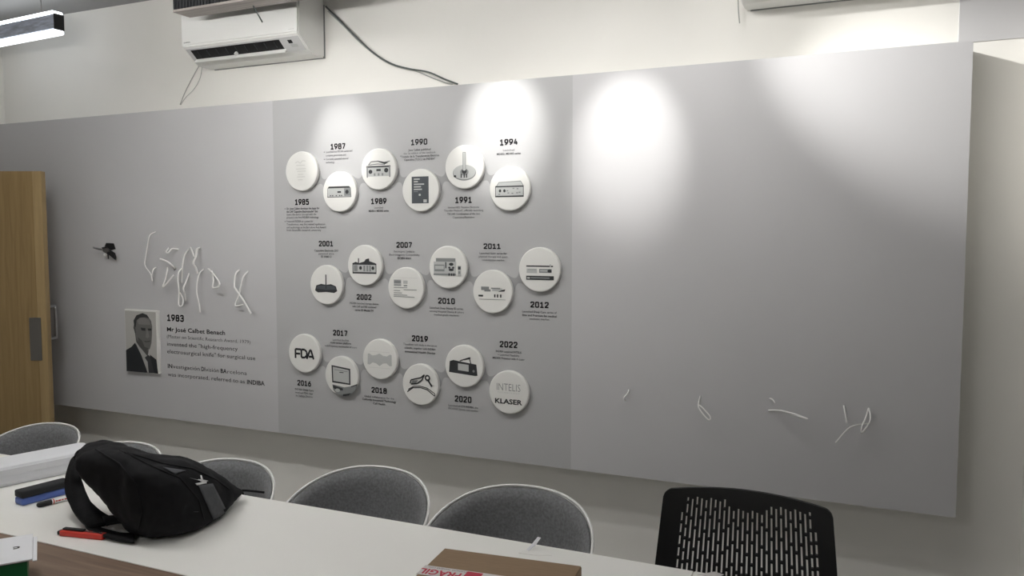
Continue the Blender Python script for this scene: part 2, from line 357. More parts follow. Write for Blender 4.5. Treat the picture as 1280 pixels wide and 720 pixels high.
def pic(yr):
    p = Pr()
    if yr == 1985:
        p.line([(-.35, .42), (-.2, .5), (-.05, .4), (.1, .52), (.3, .5)], .04, M_faint)
        for z, a, b in ((.28, -.3, .25), (.1, -.32, .3), (-.02, -.25, .3), (-.18, -.2, .15), (-.3, -.25, .25), (-.45, -.2, .1)): p.rect(a, b, z, z+.035, M_faint)
    elif yr == 1987:
        p.poly([(-.72, -.28), (-.70, .16), (-.62, .26), (.60, .26), (.70, .16), (.72, -.28)], M_dg3)
        p.poly([(-.70, -.25), (-.68, .17), (.68, .17), (.70, -.25)], M_dg1); p.rect(.3, .7, -.22, .16, M_dg2)
        p.ell(.47, -.02, .10, .10, M_dg3); p.rect(-.1, .12, -.06, .02, M_dg3)
        for x in (-.55, -.42, -.2, 0, .12): p.rect(x, x+.07, -.22, -.17, M_dg3)
    elif yr == 1989:
        p.rect(-.68, .70, -.35, .12, M_dg1); p.rect(-.68, .70, .08, .15, M_dg3)
        for x in (-.66, .62): p.rect(x, x+.07, -.4, .17, M_dg2)
        p.ell(-.44, -.12, .11, .1, M_dg3); p.ell(.46, -.07, .12, .11, M_dg3); p.rect(-.1, .15, -.1, 0, M_dg3)
        for x in (-.25, -.02, .2): p.rect(x, x+.1, -.32, -.2, M_dg2)
        p.line([(-.55, .2), (-.4, .36), (.0, .38), (.35, .30), (.68, .36)], .05, M_dg2); p.poly([(-.1, .38), (.4, .22), (.6, .3), (.25, .34)], M_dg3); p.line([(-.55, .2), (.0, .24), (.4, .2)], .04, M_dg2)
    elif yr == 1990:
        p.rect(-.46, .46, -.62, .64, M_slate)
        for z, b in ((.52, -.02), (.40, -.12), (.28, .22), (.16, .05), (.04, .10)): p.rect(-.34, b, z-.03, z+.03, M_dg1)
        p.rect(-.34, -.12, -.08, -.05, M_dg2); p.ell(-.02, -.22, .06, .05, M_dg1); p.rect(.18, .36, -.58, -.44, M_dg1)
    elif yr == 1991:
        p.ell(.02, -.27, .60, .36, M_dg2, 28); p.ell(.02, -.24, .58, .33, M_dg1, 28); p.ell(.02, -.24, .22, .16, M_dg2); p.ell(.02, -.2, .13, .12, M_dg3); p.ell(.02, -.12, .08, .06, M_dg1)
        p.rect(-.05, .09, -.1, .66, M_dg1); p.line([(-.05, -.1), (-.05, .66), (.09, .66), (.09, -.1)], .025, M_dg2)
        for x in (-.14, .02, .14): p.rect(x-.03, x+.03, -.5, -.32, M_dg3)
        p.ell(-.46, -.42, .07, .05, M_dg3)
    elif yr == 1994:
        p.poly([(-.68, .06), (-.52, .28), (.55, .32), (.68, .12)], M_dg1); p.line([(-.68, .06), (-.52, .28), (.55, .32), (.68, .12)], .03, M_dg2)
        p.rect(-.7, .7, -.38, .12, M_dg3); p.rect(-.67, .67, -.32, .06, M_dg1)
        for x in (-.46, -.24): p.ell(x, -.1, .06, .07, M_dg3)
        for x, z in ((-.5, -.25), (-.1, -.1), (-.05, -.2), (.15, -.22), (.2, .0), (.4, -.02), (.38, -.2), (.5, -.18)): p.rect(x-.04, x+.05, z-.025, z+.025, M_dg2)
    elif yr == 2001:
        p.poly([(-.68, -.30), (-.6, -.04), (-.3, .04), (.02, .0), (.3, .04), (.6, -.06), (.68, -.3), (.5, -.4), (0, -.36), (-.5, -.4)], M_dg3)
        p.poly([(-.6, -.2), (-.5, -.05), (0, -.03), (.5, -.06), (.6, -.22), (0, -.26)], M_slate); p.rect(-.03, .03, -.2, .52, M_dg3)
    elif yr == 2002:
        p.rect(-.70, .70, -.42, .08, M_dg3); p.rect(-.66, .66, -.34, .02, M_dg1); p.rect(-.62, -.40, -.30, 0, M_dg2)
        for x in (-.22, .5): p.ell(x, -.14, .08, .09, M_dg3)
        for x in (0, .18, .34): p.rect(x-.05, x+.05, -.3, -.02, M_dg2)
        p.poly([(-.72, .08), (-.5, .16), (-.3, .10), (.0, .18), (.1, .3), (.28, .34), (.3, .2), (.6, .12), (.7, .08)], M_dg3); p.rect(-.36, -.30, .08, .34, M_dg3)
    elif yr == 2007:
        p.rect(-.66, -.24, .08, .40, M_dg1); p.rect(-.64, -.26, .12, .16, M_dg2); p.rect(-.64, -.26, .22, .36, M_dg2)
        p.rect(-.12, .12, .2, .36, M_dg1); p.rect(-.1, .1, .08, .14, M_dg2)
        for z, a, b in ((.0, -.66, .1), (-.1, -.1, .62), (-.15, -.66, -.3), (-.26, -.66, -.2), (-.36, -.66, .1), (-.44, -.66, .5)): p.rect(a, b, z, z+.03, M_dg2)
        p.rect(-.7, .68, .48, .495, M_faint)
    elif yr == 2010:
        p.rect(-.62, .42, .24, .42, M_dg2); p.rect(-.74, .46, -.38, .26, M_dg1); p.rect(-.70, -.16, -.2, .12, M_dg2); p.rect(-.66, -.2, -.1, .06, M_dg1)
        p.rect(-.12, -.06, -.05, .24, M_dg3); p.ell(.2, .14, .12, .07, M_dg3); p.ell(.1, -.02, .06, .05, M_dg3); p.ell(.3, -.02, .06, .05, M_dg3); p.ell(.2, -.12, .14, .06, M_dg3)
        p.rect(-.74, .46, -.38, -.3, M_dg2)
        for x in (.05, .18, .3): p.rect(x, x+.08, -.4, -.28, M_dg3)
        p.rect(.54, .72, -.4, .08, M_dg1); p.rect(.56, .7, -.1, .04, M_dg3); p.rect(.58, .68, -.3, -.18, M_dg2)
    elif yr == 2011:
        p.rect(-.56, -.16, .06, .22, M_dg2); p.rect(-.4, -.08, -.0, .1, M_dg2); p.rect(-.0, .5, .02, .16, M_dg1); p.poly([(.3, .0), (.62, .02), (.66, .12), (.48, .08)], M_dg3); p.rect(-.06, .4, .12, .18, M_dg2)
        p.rect(-.70, -.46, -.24, -.16, M_dg3)
        for x in (.1, .24, .40): p.rect(x, x+.07, -.26, -.12, M_dg3)
        p.rect(-.66, .68, -.37, -.35, M_dg2)
    elif yr == 2012:
        p.rect(-.62, .66, .12, .18, M_dg3); p.rect(.5, .56, .12, .24, M_dg1); p.rect(-.6, -.1, -.16, .04, M_dg1); p.rect(-.55, -.15, -.02, .0, M_dg2)
        p.rect(0, .6, -.14, .03, M_dg2); p.ell(.5, -.06, .1, .07, M_dg3); p.rect(.05, .4, -.08, -.02, M_dg1)
        p.rect(-.62, .70, -.46, -.28, M_dg3); p.rect(-.4, .5, -.4, -.34, M_dg2); p.rect(-.58, -.44, -.42, -.34, M_dg1)
    elif yr == 2016:
        for ph in ([(-.54, -.27), (-.54, .20), (-.18, .20)], [(-.50, -.03), (-.24, -.03)], [(-.16, -.21), (-.16, .20), (.06, .20), (.19, .08), (.19, -.09), (.06, -.21), (-.16, -.21)], [(.18, -.27), (.40, .20), (.46, .20), (.62, -.27)], [(.32, -.14), (.58, -.14)]): p.line(ph, .105, M_ink)
    elif yr == 2017:
        p.poly([(-.58, .52), (.56, .40), (.56, -.42), (-.55, -.36)], M_dg3); p.poly([(-.50, .44), (.48, .33), (.48, -.34), (-.48, -.28)], M_dg1); p.rect(-.1, .15, .16, .2, M_dg3); p.line([(-.4, .3), (.4, .24)], .03, M_dg2)
        p.poly([(-.54, -.46), (.2, -.56), (.95, -.40), (.9, -.62), (.62, -.88), (.1, -1.0), (-.3, -.92), (-.5, -.72)], M_dg2)
        p.poly([(-.5, -.5), (.1, -.62), (.1, -.72), (-.3, -.74), (-.5, -.62)], M_dg3); p.ell(-.22, -.74, .15, .09, M_dg1); p.poly([(.1, -.92), (.6, -.82), (.45, -.95), (.1, -1.02)], M_dg3); p.line([(.6, -.5), (.98, -.36)], .05, M_dg3)
    elif yr == 2018:
        p.poly([(-.70, -.28), (-.68, .24), (-.6, .26), (-.42, .16), (-.2, .2), (0, .28), (.2, .18), (.42, .16), (.6, .26), (.7, .24), (.7, -.3), (.56, -.3), (.4, -.18), (.2, -.2), (0, -.34), (-.2, -.22), (-.4, -.18), (-.58, -.3)], M_dg1)
        p.rect(-.6, .6, .35, .365, M_faint); p.rect(-.6, .6, -.44, -.425, M_faint)
    elif yr == 2019:
        p.line([(-.72, -.40), (-.4, -.18), (0, -.14), (.4, -.22), (.78, -.48)], .05, M_dg3); p.line([(-.66, -.28), (-.35, -.10), (0, -.07), (.4, -.14), (.82, -.38), (.8, -.5)], .04, M_dg3)
        p.line([(-.55, .02), (-.5, .2), (-.2, .28), (.05, .34), (.25, .5), (.1, .22), (-.15, .05), (-.5, .0)], .06, M_dg3); p.poly([(-.5, .04), (-.4, .18), (-.1, .22), (-.2, .08)], M_dg2)
        p.ell(.42, .36, .15, .15, M_dg3); p.ell(.42, .36, .07, .07, M_disc); p.line([(.46, .24), (.66, -.04)], .09, M_dg3)
    elif yr == 2020:
        p.poly([(-.78, -.32), (-.74, .20), (-.55, .26), (.66, .12), (.72, -.40), (.6, -.42)], M_dg3); p.poly([(-.3, .12), (.26, .08), (.26, -.24), (-.3, -.20)], M_dg1)
        p.line([(-.2, .24), (.3, .42), (.38, .12)], .05, M_dg3); p.poly([(.0, .28), (.35, .46), (.36, .36)], M_dg3); p.ell(.52, -.2, .06, .06, M_dg2)
    elif yr == 2022:
        p.text('INTELIS', 0.0, .24, 1.18, .34, M_dg2, -.012); p.text('T E C H N O L O G Y', 0, -.02, 1.1, .06, M_dg1, 0)
    return p
LAB = {1985: 'blank-looking white disc with a faint print above 1985', 1987: 'white disc with a flat silver box device below 1987', 1989: 'white disc with a two-knob device and cable above 1989',
 1990: 'white disc with a dark grey book cover below 1990', 1991: 'white disc with a round plate and upright rod above 1991', 1994: 'white disc with a wide silver console below 1994',
 2001: 'white disc with a dark oval pad and thin rod below 2001', 2002: 'white disc with a dark-topped console above 2002', 2007: 'white disc with a printed certificate below 2007',
 2010: 'white disc with a boxy device and handset above 2010', 2011: 'white disc with small device parts on a line below 2011', 2012: 'white disc with stacked flat bars above 2012',
 2016: 'white disc with bold FDA lettering above 2016', 2017: 'white disc with a tilted monitor overlapping its rim below 2017', 2018: 'white disc with a grey wavy band above 2018',
 2019: 'white disc with line-drawn probes and curved bar below 2019', 2020: 'white disc with a black tablet console above 2020', 2022: 'white disc with INTELIS and KLASER lettering below 2022'}
plate_me = None
for (row, q) in zip(TL, cent):
    o = tag(empty('timeline_disc', (q.x, YD, q.z)), LAB[row[0]], 'disc', 'round picture discs of the timeline')
    if plate_me is None:
        pl = lathe('plate', [(RD-.004, DT-.0005), (RD, DT-.002), (RD, .005), (RD-.0015, .0015), (RD-.005, 0)], M_disc, o, 56, Matrix.Rotation(-math.pi/2, 4, 'X'))
        bmm = bmesh.new(); bmm.from_mesh(pl.data); bmesh.ops.recalc_face_normals(bmm, faces=bmm.faces); bmm.to_mesh(pl.data); bmm.free()
        plate_me = pl.data
    else:
        pl = bpy.data.objects.new('plate', plate_me); C.objects.link(pl); pl.parent = o
    pic(row[0]).build(o)
    if row[0] == 2022: Pr().text('KLASER', 0, -.42, 1.36, .22, M_ink, .03).build(o, 'printed_logo')

# ------------------------------------------------------------------ portrait plaque
A = onY(155.5, 386.3, YF-.018); Bp = onY(196.5, 390.4, YF-.018); Cc = onY(156, 463.5, YF-.018)
pw, ph = Bp.x-A.x, A.z-Cc.z
po = tag(empty('portrait_plaque', (A.x, YF-.018, Cc.z)), 'black-and-white portrait of a man in suit and tie on a white plaque', 'picture')
box('plaque', 0, pw, 0, .0175, 0, ph, M_disc, po, .0015, 2)
pp = Pr()
def pc(zx, zy): u_ = (zx-40)/295; return (u_*pw/RD, (1-(zy-45-28*u_)/555)*ph/RD)
def PP(pts, m): pp.poly([pc(*a) for a in pts], m)
M_skin1 = mat('photo_skin', (0.16, 0.158, 0.15), .5); M_skin2 = mat('photo_skin_dark', (0.085, 0.084, 0.08), .5); M_skin3 = mat('photo_skin_light', (0.22, 0.215, 0.205), .5)
M_bgp = mat('photo_background', (0.50, 0.49, 0.465), .5); M_suit = mat('photo_suit', (0.022, 0.024, 0.027), .5); M_shirt = mat('photo_shirt', (0.42, 0.415, 0.40), .5); M_tie = mat('photo_tie', (0.045, 0.047, 0.05), .5); M_hair = mat('photo_hair', (0.035, 0.036, 0.036), .5)
PP([(44, 58), (322, 86), (322, 620), (44, 598)], M_bgp)
PP([(130, 250), (140, 340), (190, 420), (240, 470), (250, 420), (200, 300)], M_skin2)                                       # neck
PP([(126, 150), (150, 110), (205, 92), (250, 112), (280, 160), (288, 210), (284, 280), (278, 350), (262, 405), (235, 425), (205, 405), (160, 345), (138, 300)], M_skin1)
PP([(126, 240), (118, 215), (124, 190), (136, 195), (140, 260), (134, 275)], M_skin2)                                       # ear
PP([(150, 130), (205, 125), (265, 150), (275, 195), (210, 190), (165, 185)], M_skin3)                                       # brow
PP([(126, 200), (122, 150), (150, 105), (205, 88), (245, 105), (262, 135), (225, 125), (180, 128), (150, 150), (140, 210)], M_hair)
PP([(185, 215), (228, 222), (226, 245), (192, 240)], M_hair); PP([(248, 225), (282, 226), (280, 245), (252, 243)], M_hair)   # eyes
PP([(238, 235), (250, 240), (262, 300), (240, 312), (228, 300)], M_skin3); PP([(206, 330), (240, 336), (272, 330), (262, 344), (225, 346)], M_skin2)
PP([(160, 300), (195, 330), (215, 385), (250, 400), (235, 425), (205, 405), (160, 345)], M_skin2)
PP([(45, 412), (95, 385), (130, 348), (190, 450), (245, 617), (45, 600)], M_suit)
PP([(132, 345), (142, 350), (205, 425), (240, 470), (262, 455), (250, 500), (246, 617), (236, 614), (185, 460)], M_shirt)
PP([(215, 480), (248, 458), (268, 475), (300, 619), (246, 617), (240, 520)], M_tie)
PP([(262, 455), (318, 500), (330, 624), (296, 620), (270, 500)], M_suit)
pp.build(po)

# ------------------------------------------------------------------ grey sheet on the upper wall, right end
a = onY(1198.5, 30, YW); b = onY(1250, 50, YW)
tag(box('wall_sheet', a.x, .532, YW-.004, YW, b.z, ZC, M_vinyl, None, .0008, 1), 'blue-grey sheet fixed to the upper wall above the board\'s right end', 'sheet')

# ================================================================== AIR CONDITIONERS
def air_con(x0, z0, label, wd=.742, logo=True):
    t = tag(empty('air_conditioner', (x0, YW, z0)), label, 'air conditioner', 'wall air conditioners above the board')
    prof = [(0, .0), (0, .283), (.17, .283), (.196, .268), (.203, .078), (.19, .066), (.125, .012), (.10, .0)]
    bm = bmesh.new(); rows = []
    for x in (0, wd): rows.append([bm.verts.new((x, -d_, z)) for d_, z in prof])
    n = len(prof)
    for i in range(n):
        bm.faces.new((rows[0][i], rows[0][(i+1) % n], rows[1][(i+1) % n], rows[1][i]))
    bm.faces.new(rows[0]); bm.faces.new(rows[1][::-1]); bmesh.ops.recalc_face_normals(bm, faces=bm.faces)
    bmesh.ops.bevel(bm, geom=[e for e in bm.edges if abs(e.verts[0].co.x-e.verts[1].co.x) < 1e-6], offset=.006, segments=2, affect='EDGES')
    body = bmobj('body', bm, M_white, t)
    box('front_panel', .002, wd-.002, -.2095, -.20, .085, .277, M_white, t, .003, 2)
    # sloping outlet face frame
    p0 = Vector((0, -.19, .066)); p1 = Vector((0, -.125, .012)); e1 = (p1-p0).normalized(); nn = Vector((0, e1.z, -e1.y))
    if nn.y > 0: nn = -nn
    Mx = Matrix(((1, 0, 0, 0), (0, e1.y, nn.y, p0.y), (0, e1.z, nn.z, p0.z), (0, 0, 0, 1)))     # local x, along slope, outward
    sl = (p1-p0).length
    box('outlet_frame', .012, wd-.012, -.004, sl-.004, -.001, .0018, M_acgrey, t, .001, 1, Mx)
    box('outlet_slot', .04, wd-.13, .004, sl-.012, .0015, .0032, M_black, t, 0, 1, Mx)
    lv = box('louver', .036, wd-.12, sl-.026, sl-.019, .003, .028, M_white, t, .002, 2, Mx)
    box('louver_pivot', wd*.42, wd*.42+.014, sl-.045, sl-.03, .003, .022, M_white, t, .002, 1, Mx)
    for i in range(9): box('vane', .08+i*.062, .083+i*.062, .012, sl-.04, .003, .008, M_dg3, t, 0, 1, Mx)
    box('receiver_window', wd-.085, wd-.06, .012, .032, .0018, .0035, M_black, t, .0008, 1, Mx)
    box('indicator_panel', wd-.082, wd-.04, .038, .056, .0018, .003, M_dg1, t, .0008, 1, Mx)
    box('mounting_plate', .02, wd+.004, -.004, 0, -.004, .26, M_dg2, t)
    if logo:
        tv, tf = text_geo('DAIKIN', .042, .006, .02, 'L'); meshobj('logo_print', [(.018+x, -.2102, .098+z) for x, z in tv], tf, M_ink2, t)
        tv, tf = text_geo('INVERTER', .034, .004, 0, 'R'); meshobj('model_print', [(wd-.02+x, -.2102, .098+z) for x, z in tv], tf, M_dg1, t)
    return t
_a = onY(265, 87, YW); _b = onY(408, 73, YW)
air_con(_b.x-.752, (_a.z+_b.z)/2, 'white air conditioner on the wall beside the dark ceiling baffle')
q = onY(931, 17, YW-.10)
air_con(q.x-.012, (_a.z+_b.z)/2+.003, 'white air conditioner cut off by the top edge above the right panel', logo=False)

# cables around them
def wallwire(name, pts, Y, r, m, label, cat='cable', group=None, n=6):
    P = [onY(p[0], p[1], (p[2] if len(p) > 2 else Y)) for p in pts]
    o = tube(name, P, r, m, None, n, 5); return tag(o, label, cat, group)
wallwire('cable', [(407, 8), (416, 17), (432, 33), (448, 49), (468, 67), (490, 80), (512, 86), (535, 90), (556, 99), (572, 105)], YW-.015, .0042, M_cable, 'dark cable sagging from the air conditioner down to the board')
wallwire('cable', [(410, 14), (430, 33), (452, 55), (478, 75), (498, 84), (520, 89), (540, 97), (556, 103), (566, 105)], YW-.008, .0028, M_thin, 'thin pale cable running just under the dark sagging cable')
wallwire('cable', [(250, 80), (240, 98), (231, 116), (225, 131)], YW-.01, .0022, M_thin, 'straighter thin wire hanging from air conditioner\'s left end')
wallwire('cable', [(253, 80), (250, 98), (242, 112), (232, 122), (226, 131)], YW-.02, .0018, M_thin, 'bowed thin wire hanging beside the straight one below the air conditioner')
wallwire('cable', [(922.5, -8), (923, 12), (924.5, 29)], YW-.03, .0025, M_thin, 'short wire hanging at left end of the right air conditioner')

# ================================================================== CEILING BAFFLE AND LAMPS
ZBF = 2.72
pA = onZ(216, 15.5, ZBF); pB = onZ(296, 1, ZBF)
bd = (pB-pA); ang = math.atan2(bd.y, bd.x)*.35
bf = tag(empty('ceiling_baffle', (pA.x, pA.y, ZBF), ang), 'dark ribbed baffle with grey wood underside hanging in front of air conditioner', 'baffle')
BL = 1.0
box('core', .004, BL-.004, .006, .10, .012, ZC-ZBF, M_black, bf)
box('bottom_trim', 0, BL, 0, .106, 0, .012, M_gwood, bf, .001, 1)
bm = bmesh.new()
rib = None
for i in range(50):
    x = .004+i*(BL-.008)/50
    if rib is None:
        rib = box('rib', 0, .013, 0, .006, 0, ZC-ZBF-.014, M_ribbed, bf); rib.location = (x, 0, .013)
    else:
        r2 = bpy.data.objects.new('rib', rib.data); C.objects.link(r2); r2.parent = bf; r2.location = (x, 0, .013)
bm.free()
P = [onZ(316, 7, ZBF)]; dist = (P[0]-EYE).length
P = [EYE+ray(x, y).normalized()*dist for x, y in ((316, 5), (318, 11), (323, 19), (328, 28))]
tag(tube('cable', P, .0035, M_cable, None, 6, 4), 'short dark wire end hanging from the ceiling baffle', 'cable')
# linear lamp, top left
pr = onY(74, 43, 3.02); pz1 = onY(72, 14, 3.02).z; zb = pr.z
ll = tag(empty('linear_lamp', (pr.x, 3.02, zb), math.radians(-4)), 'lit linear lamp with grey body near the ceiling at left', 'lamp')
LH = pz1-zb; Lx = .82
box('housing', -Lx, 0, -.03, .03, LH*.20, LH*.84, M_alu, ll, .004, 2)
box('lower_diffuser', -Lx, .004, -.034, .03, 0, LH*.20, M_lamp, ll, .01, 3)
box('upper_diffuser', -Lx, -.004, -.033, .03, LH*.84, LH*1.0, M_lamp, ll, .008, 3)
box('end_cap', 0, .006, -.030, .028, LH*.18, LH*.86, M_black, ll, .002, 1)
for x in (-.7, -.15): tube('hanger', [(x, 0, LH*.9), (x, 0, ZC-zb)], .002, M_steel, ll)
# spot lamps (housings of the spotlights), out of view above the frame
trk = tag(box('lamp_track', -2.5, .0, 2.26, 2.29, ZC-.03, ZC, M_black), 'black track on the ceiling carrying the spotlights', 'track')
for i, (p, t, *_r_) in enumerate(SPOTS):
    p = Vector(p); dirv = (Vector(t)-p).normalized(); o = tag(empty('spotlight', p), '%s black spotlight from the left on the ceiling track' % ['second', 'fourth', 'first', 'third'][i], 'spotlight', 'track spotlights')
    Mz = dirv.to_track_quat('-Z', 'Y').to_matrix().to_4x4()
    bm = bmesh.new(); n = 20; rr = [(.034, .0), (.036, -.0), (.036, .09), (.0, .09)]
    ring = []
    for r_, z in ((.033, .02), (.033, -.012), (.036, -.012), (.036, .08), (.012, .09)):
        ring.append([bm.verts.new(Mz @ Vector((r_*math.cos(2*math.pi*k/n), r_*math.sin(2*math.pi*k/n), z))) for k in range(n)])
    for a_, b_ in zip(ring[:-1], ring[1:]):
        for k in range(n): bm.faces.new((a_[k], a_[(k+1) % n], b_[(k+1) % n], b_[k]))
    bm.faces.new(ring[-1]); bmobj('shade', bm, M_black, o)
    tube('stem', [Mz @ Vector((0, 0, .06)), Vector((0, 0, .06)), Vector((0, -.02, ZC-.03-p.z))], .006, M_black, o)
for i, (x, y, z, e) in enumerate(FILL_LAMPS):
    o = tag(empty('fill_lamp', (x, y, z)), ['unseen linear fill lamp at the far left of the tables', 'unseen linear fill lamp over the middle of the tables', 'unseen linear fill lamp over the right of the tables', 'unseen linear fill lamp behind the viewer'][i], 'lamp', 'unseen linear fill lamps')
    box('diffuser', -.47, .47, -.03, .03, -.03, .03, mat('fill_diffuser_%d' % i, (1.0, 0.985, 0.96), .5, emit=e), o, .008, 2)
    for sx in (-1, 1):
        box('end_cap', min(sx*.47, sx*.49), max(sx*.47, sx*.49), -.032, .032, -.032, .032, M_alu, o); tube('hanger', [(sx*.4, 0, .03), (sx*.4, 0, ZC-z)], .0015, M_steel, o)

# ================================================================== TABLES
TZ = .75; TYF, TYN = 2.112, 1.537
def table(name, x0, x1, y0, y1, mtop, label, medge, inset=.06, ix=None):
    t = tag(empty(name, ((x0+x1)/2, (y0+y1)/2, 0)), label, 'table'); hx, hy = (x1-x0)/2, (y1-y0)/2
    box('tabletop', -hx, hx, -hy, hy, TZ-.025, TZ, mtop, t, .0015, 2)
    box('edge_band', -hx-.0012, hx+.0012, -hy-.0012, hy+.0012, TZ-.022, TZ-.004, medge, t)
    for sx in (-1, 1):
        for sy in (-1, 1):
            x = sx*(hx-(ix or inset)); y = sy*(hy-inset); box('leg', x-.025, x+.025, y-.025, y+.025, 0, TZ-.025, M_metal, t, .002, 1)
    return t
SEAM = -.405
table('meeting_table', -3.95, SEAM-.001, TYN, TYF, M_table, 'long white meeting table in front of the grey chairs', M_edge, ix=.14)
table('meeting_table', SEAM+.001, 1.4, TYN, TYF, M_table, 'white table end at the black chair, past the seam', M_edge, ix=.68)
table('wooden_table', -3.6, -1.2, .85, TYN-.003, M_wood, 'brown wooden table against the white one, lower left corner', M_wood)

# ================================================================== CHAIRS
def chair_geo():
    """tub chair, seat facing -Y, back towards +Y, origin on the floor below the seat"""
    def rim(ph):                             # ph in [-1, 1]
        a = ph*math.radians(112)
        x = .285*math.sin(a)
        z = .79-.125*(1-math.cos(a))**1.25
        y = .235-.25*(1-math.cos(a))
        return Vector((x, y, z))
    def low(ph):
        a = ph*math.radians(112); return Vector((.20*math.sin(a), -.02+.175*math.cos(a), .435))
    def S(ph, v, off=0.0):
        r_ = rim(ph); l_ = low(ph); p = r_.lerp(l_, v)
        out = Vector((math.sin(ph*1.95), math.cos(ph*1.95)*.9, 0)).normalized()
        p = p + out*(.018*math.sin(math.pi*v)**.9) + out*off
        return p
    return rim, low, S
def make_chair():
    rim, low, S = chair_geo(); t = empty('tub_chair')
    NU, NV = 36, 10
    def sheet(name, v0, v1, u1, offs, th, m):
        V = []; Fc = []
        for side in (0, 1):
            for i in range(NU+1):
                ph = (-1+2*i/NU)*u1
                for j in range(NV+1):
                    v = v0+(v1-v0)*j/NV; e = 0
                    V.append(S(ph, v, offs-(th if side else 0)*(1 if not (side and j == 0) else .35)))
        n1 = (NU+1)*(NV+1); idx = lambda s_, i, j: s_*n1+i*(NV+1)+j
        for i in range(NU):
            for j in range(NV):
                Fc.append((idx(0, i, j), idx(0, i, j+1), idx(0, i+1, j+1), idx(0, i+1, j))); Fc.append((idx(1, i, j), idx(1, i+1, j), idx(1, i+1, j+1), idx(1, i, j+1)))
            Fc.append((idx(0, i, 0), idx(0, i+1, 0), idx(1, i+1, 0), idx(1, i, 0))); Fc.append((idx(0, i, NV), idx(1, i, NV), idx(1, i+1, NV), idx(0, i+1, NV)))
        for i in (0, NU):
            for j in range(NV): Fc.append((idx(0, i, j), idx(1, i, j), idx(1, i, j+1), idx(0, i, j+1)))
        return meshobj(name, V, Fc, m, t, True)
    sheet('shell', 0.0, 1.0, 1.0, .006, .008, M_white)
    sheet('backrest_pad', .016, .98, .985, -.003, .022, M_fabric)
    tube('rim', [S(-1+2*i/40, 0, .003) for i in range(41)], .0048, M_white, t, 8, 1)
    # seat pan and cushion
    def disc(name, rx, ry, z0, z1, m, rnd):
        V = []; Fc = []; n = 40; rings = [(.94, z0), (1, z0+rnd), (1, z1-rnd), (.93, z1), (.5, z1+.006), (.02, z1+.008)]
        for s_, z in rings:
            for k in range(n): g = 2*math.pi*k/n; V.append((rx*s_*math.cos(g), -.03+ry*s_*math.sin(g), z))
        for i in range(len(rings)-1):
            for k in range(n): Fc.append((i*n+k, i*n+(k+1) % n, (i+1)*n+(k+1) % n, (i+1)*n+k))
        Fc.append(tuple(range(n))[::-1]); Fc.append(tuple(range((len(rings)-1)*n, len(rings)*n)))
        return meshobj(name, V, Fc, m, t, True)
    disc('seat_pan', .215, .205, .418, .44, M_white, .006); disc('seat_cushion', .205, .195, .441, .485, M_fabric, .014)
    for sx in (-1, 1):
        for sy in (-1, 1): tube('leg', [(sx*.13, -.03+sy*.12, .42), (sx*.22, -.03+sy*.21, 0)], lambda k: .016-.005*k, M_white, t, 10, 1)
    return t
ch = make_chair()
CH = [(-1.03, 2.25, 0, 'rightmost grey tub chair with white rim, behind the cardboard box'),
      (-1.61, 2.24, 0, 'grey tub chair with white rim, second from the black chair'),
      (-2.165, 2.10, 0, 'grey tub chair with white rim just right of the backpack'),
      (-2.74, 2.12, 0, 'grey tub chair with white rim mostly hidden behind the backpack'),
      (-3.34, 2.22, 0, 'leftmost grey tub chair with white rim, before the door')]
for i, (x, y, a, lab) in enumerate(CH):
    c = ch if i == 0 else copy_tree(ch)
    c.location = (x, y, 0); c.rotation_euler = (0, 0, math.radians(a)); tag(c, lab, 'chair', 'grey tub chairs along the table')

# black task chair with slotted back
bc = tag(empty('task_chair', (0, 0, 0)), 'black office chair with slotted plastic backrest at right', 'chair')
cA = onY(833, 612, 2.42); cB = onY(1040, 645, 2.42); BWd = cB.x-cA.x
bcx = (cA.x+cB.x)/2; ZT = onY(930, 614, 2.42).z
bc.location = (bcx, 2.2, 0)
def bend(x, z, y):                                           # back sheet: x across, z height, y thickness
    hw = BWd/2; lean = .22+.05*(z-.6)
    return Vector((x*(1+.10*max(0, (ZT-z))/.25), lean-.25*x*x/hw*.55+y, z))
bm = bmesh.new()
def piece(xa, xb, za0, za1, zb0, zb1):                       # bottom/top at xa, bottom/top at xb
    n = 1; q = []
    for (x, z) in ((xa, za0), (xb, zb0), (xb, zb1), (xa, za1)):
        q.append((bm.verts.new(bend(x, z, -.006)), bm.verts.new(bend(x, z, .006))))
    f_ = [v[0] for v in q]; b_ = [v[1] for v in q]; bm.faces.new(f_); bm.faces.new(b_[::-1])
    for i in range(4): bm.faces.new((f_[i], b_[i], b_[(i+1) % 4], f_[(i+1) % 4]))
def ztop(x):
    hw = BWd/2; t = abs(x)/hw; z = ZT-.018*t*t
    c = .022; e = hw-abs(x)
    if e < c: z -= c-math.sqrt(max(0, c*c-(c-e)**2))
    return z
ZB = .50; NS = 29; m0 = .035; xs0 = -BWd/2+.052; xs1 = BWd/2-.042; pitch = (xs1-xs0)/NS; sw = pitch*.44
def col(xa, xb, n=1):
    for i in range(n):
        a_ = xa+(xb-xa)*i/n; b_ = xa+(xb-xa)*(i+1)/n; piece(a_, b_, ZB, ztop(a_), ZB, ztop(b_))
col(-BWd/2, -BWd/2+.024, 8); col(-BWd/2+.024, xs0+pitch/2-sw/2, 2); col(xs1-pitch/2+sw/2, BWd/2-.024, 2); col(BWd/2-.024, BWd/2, 8)
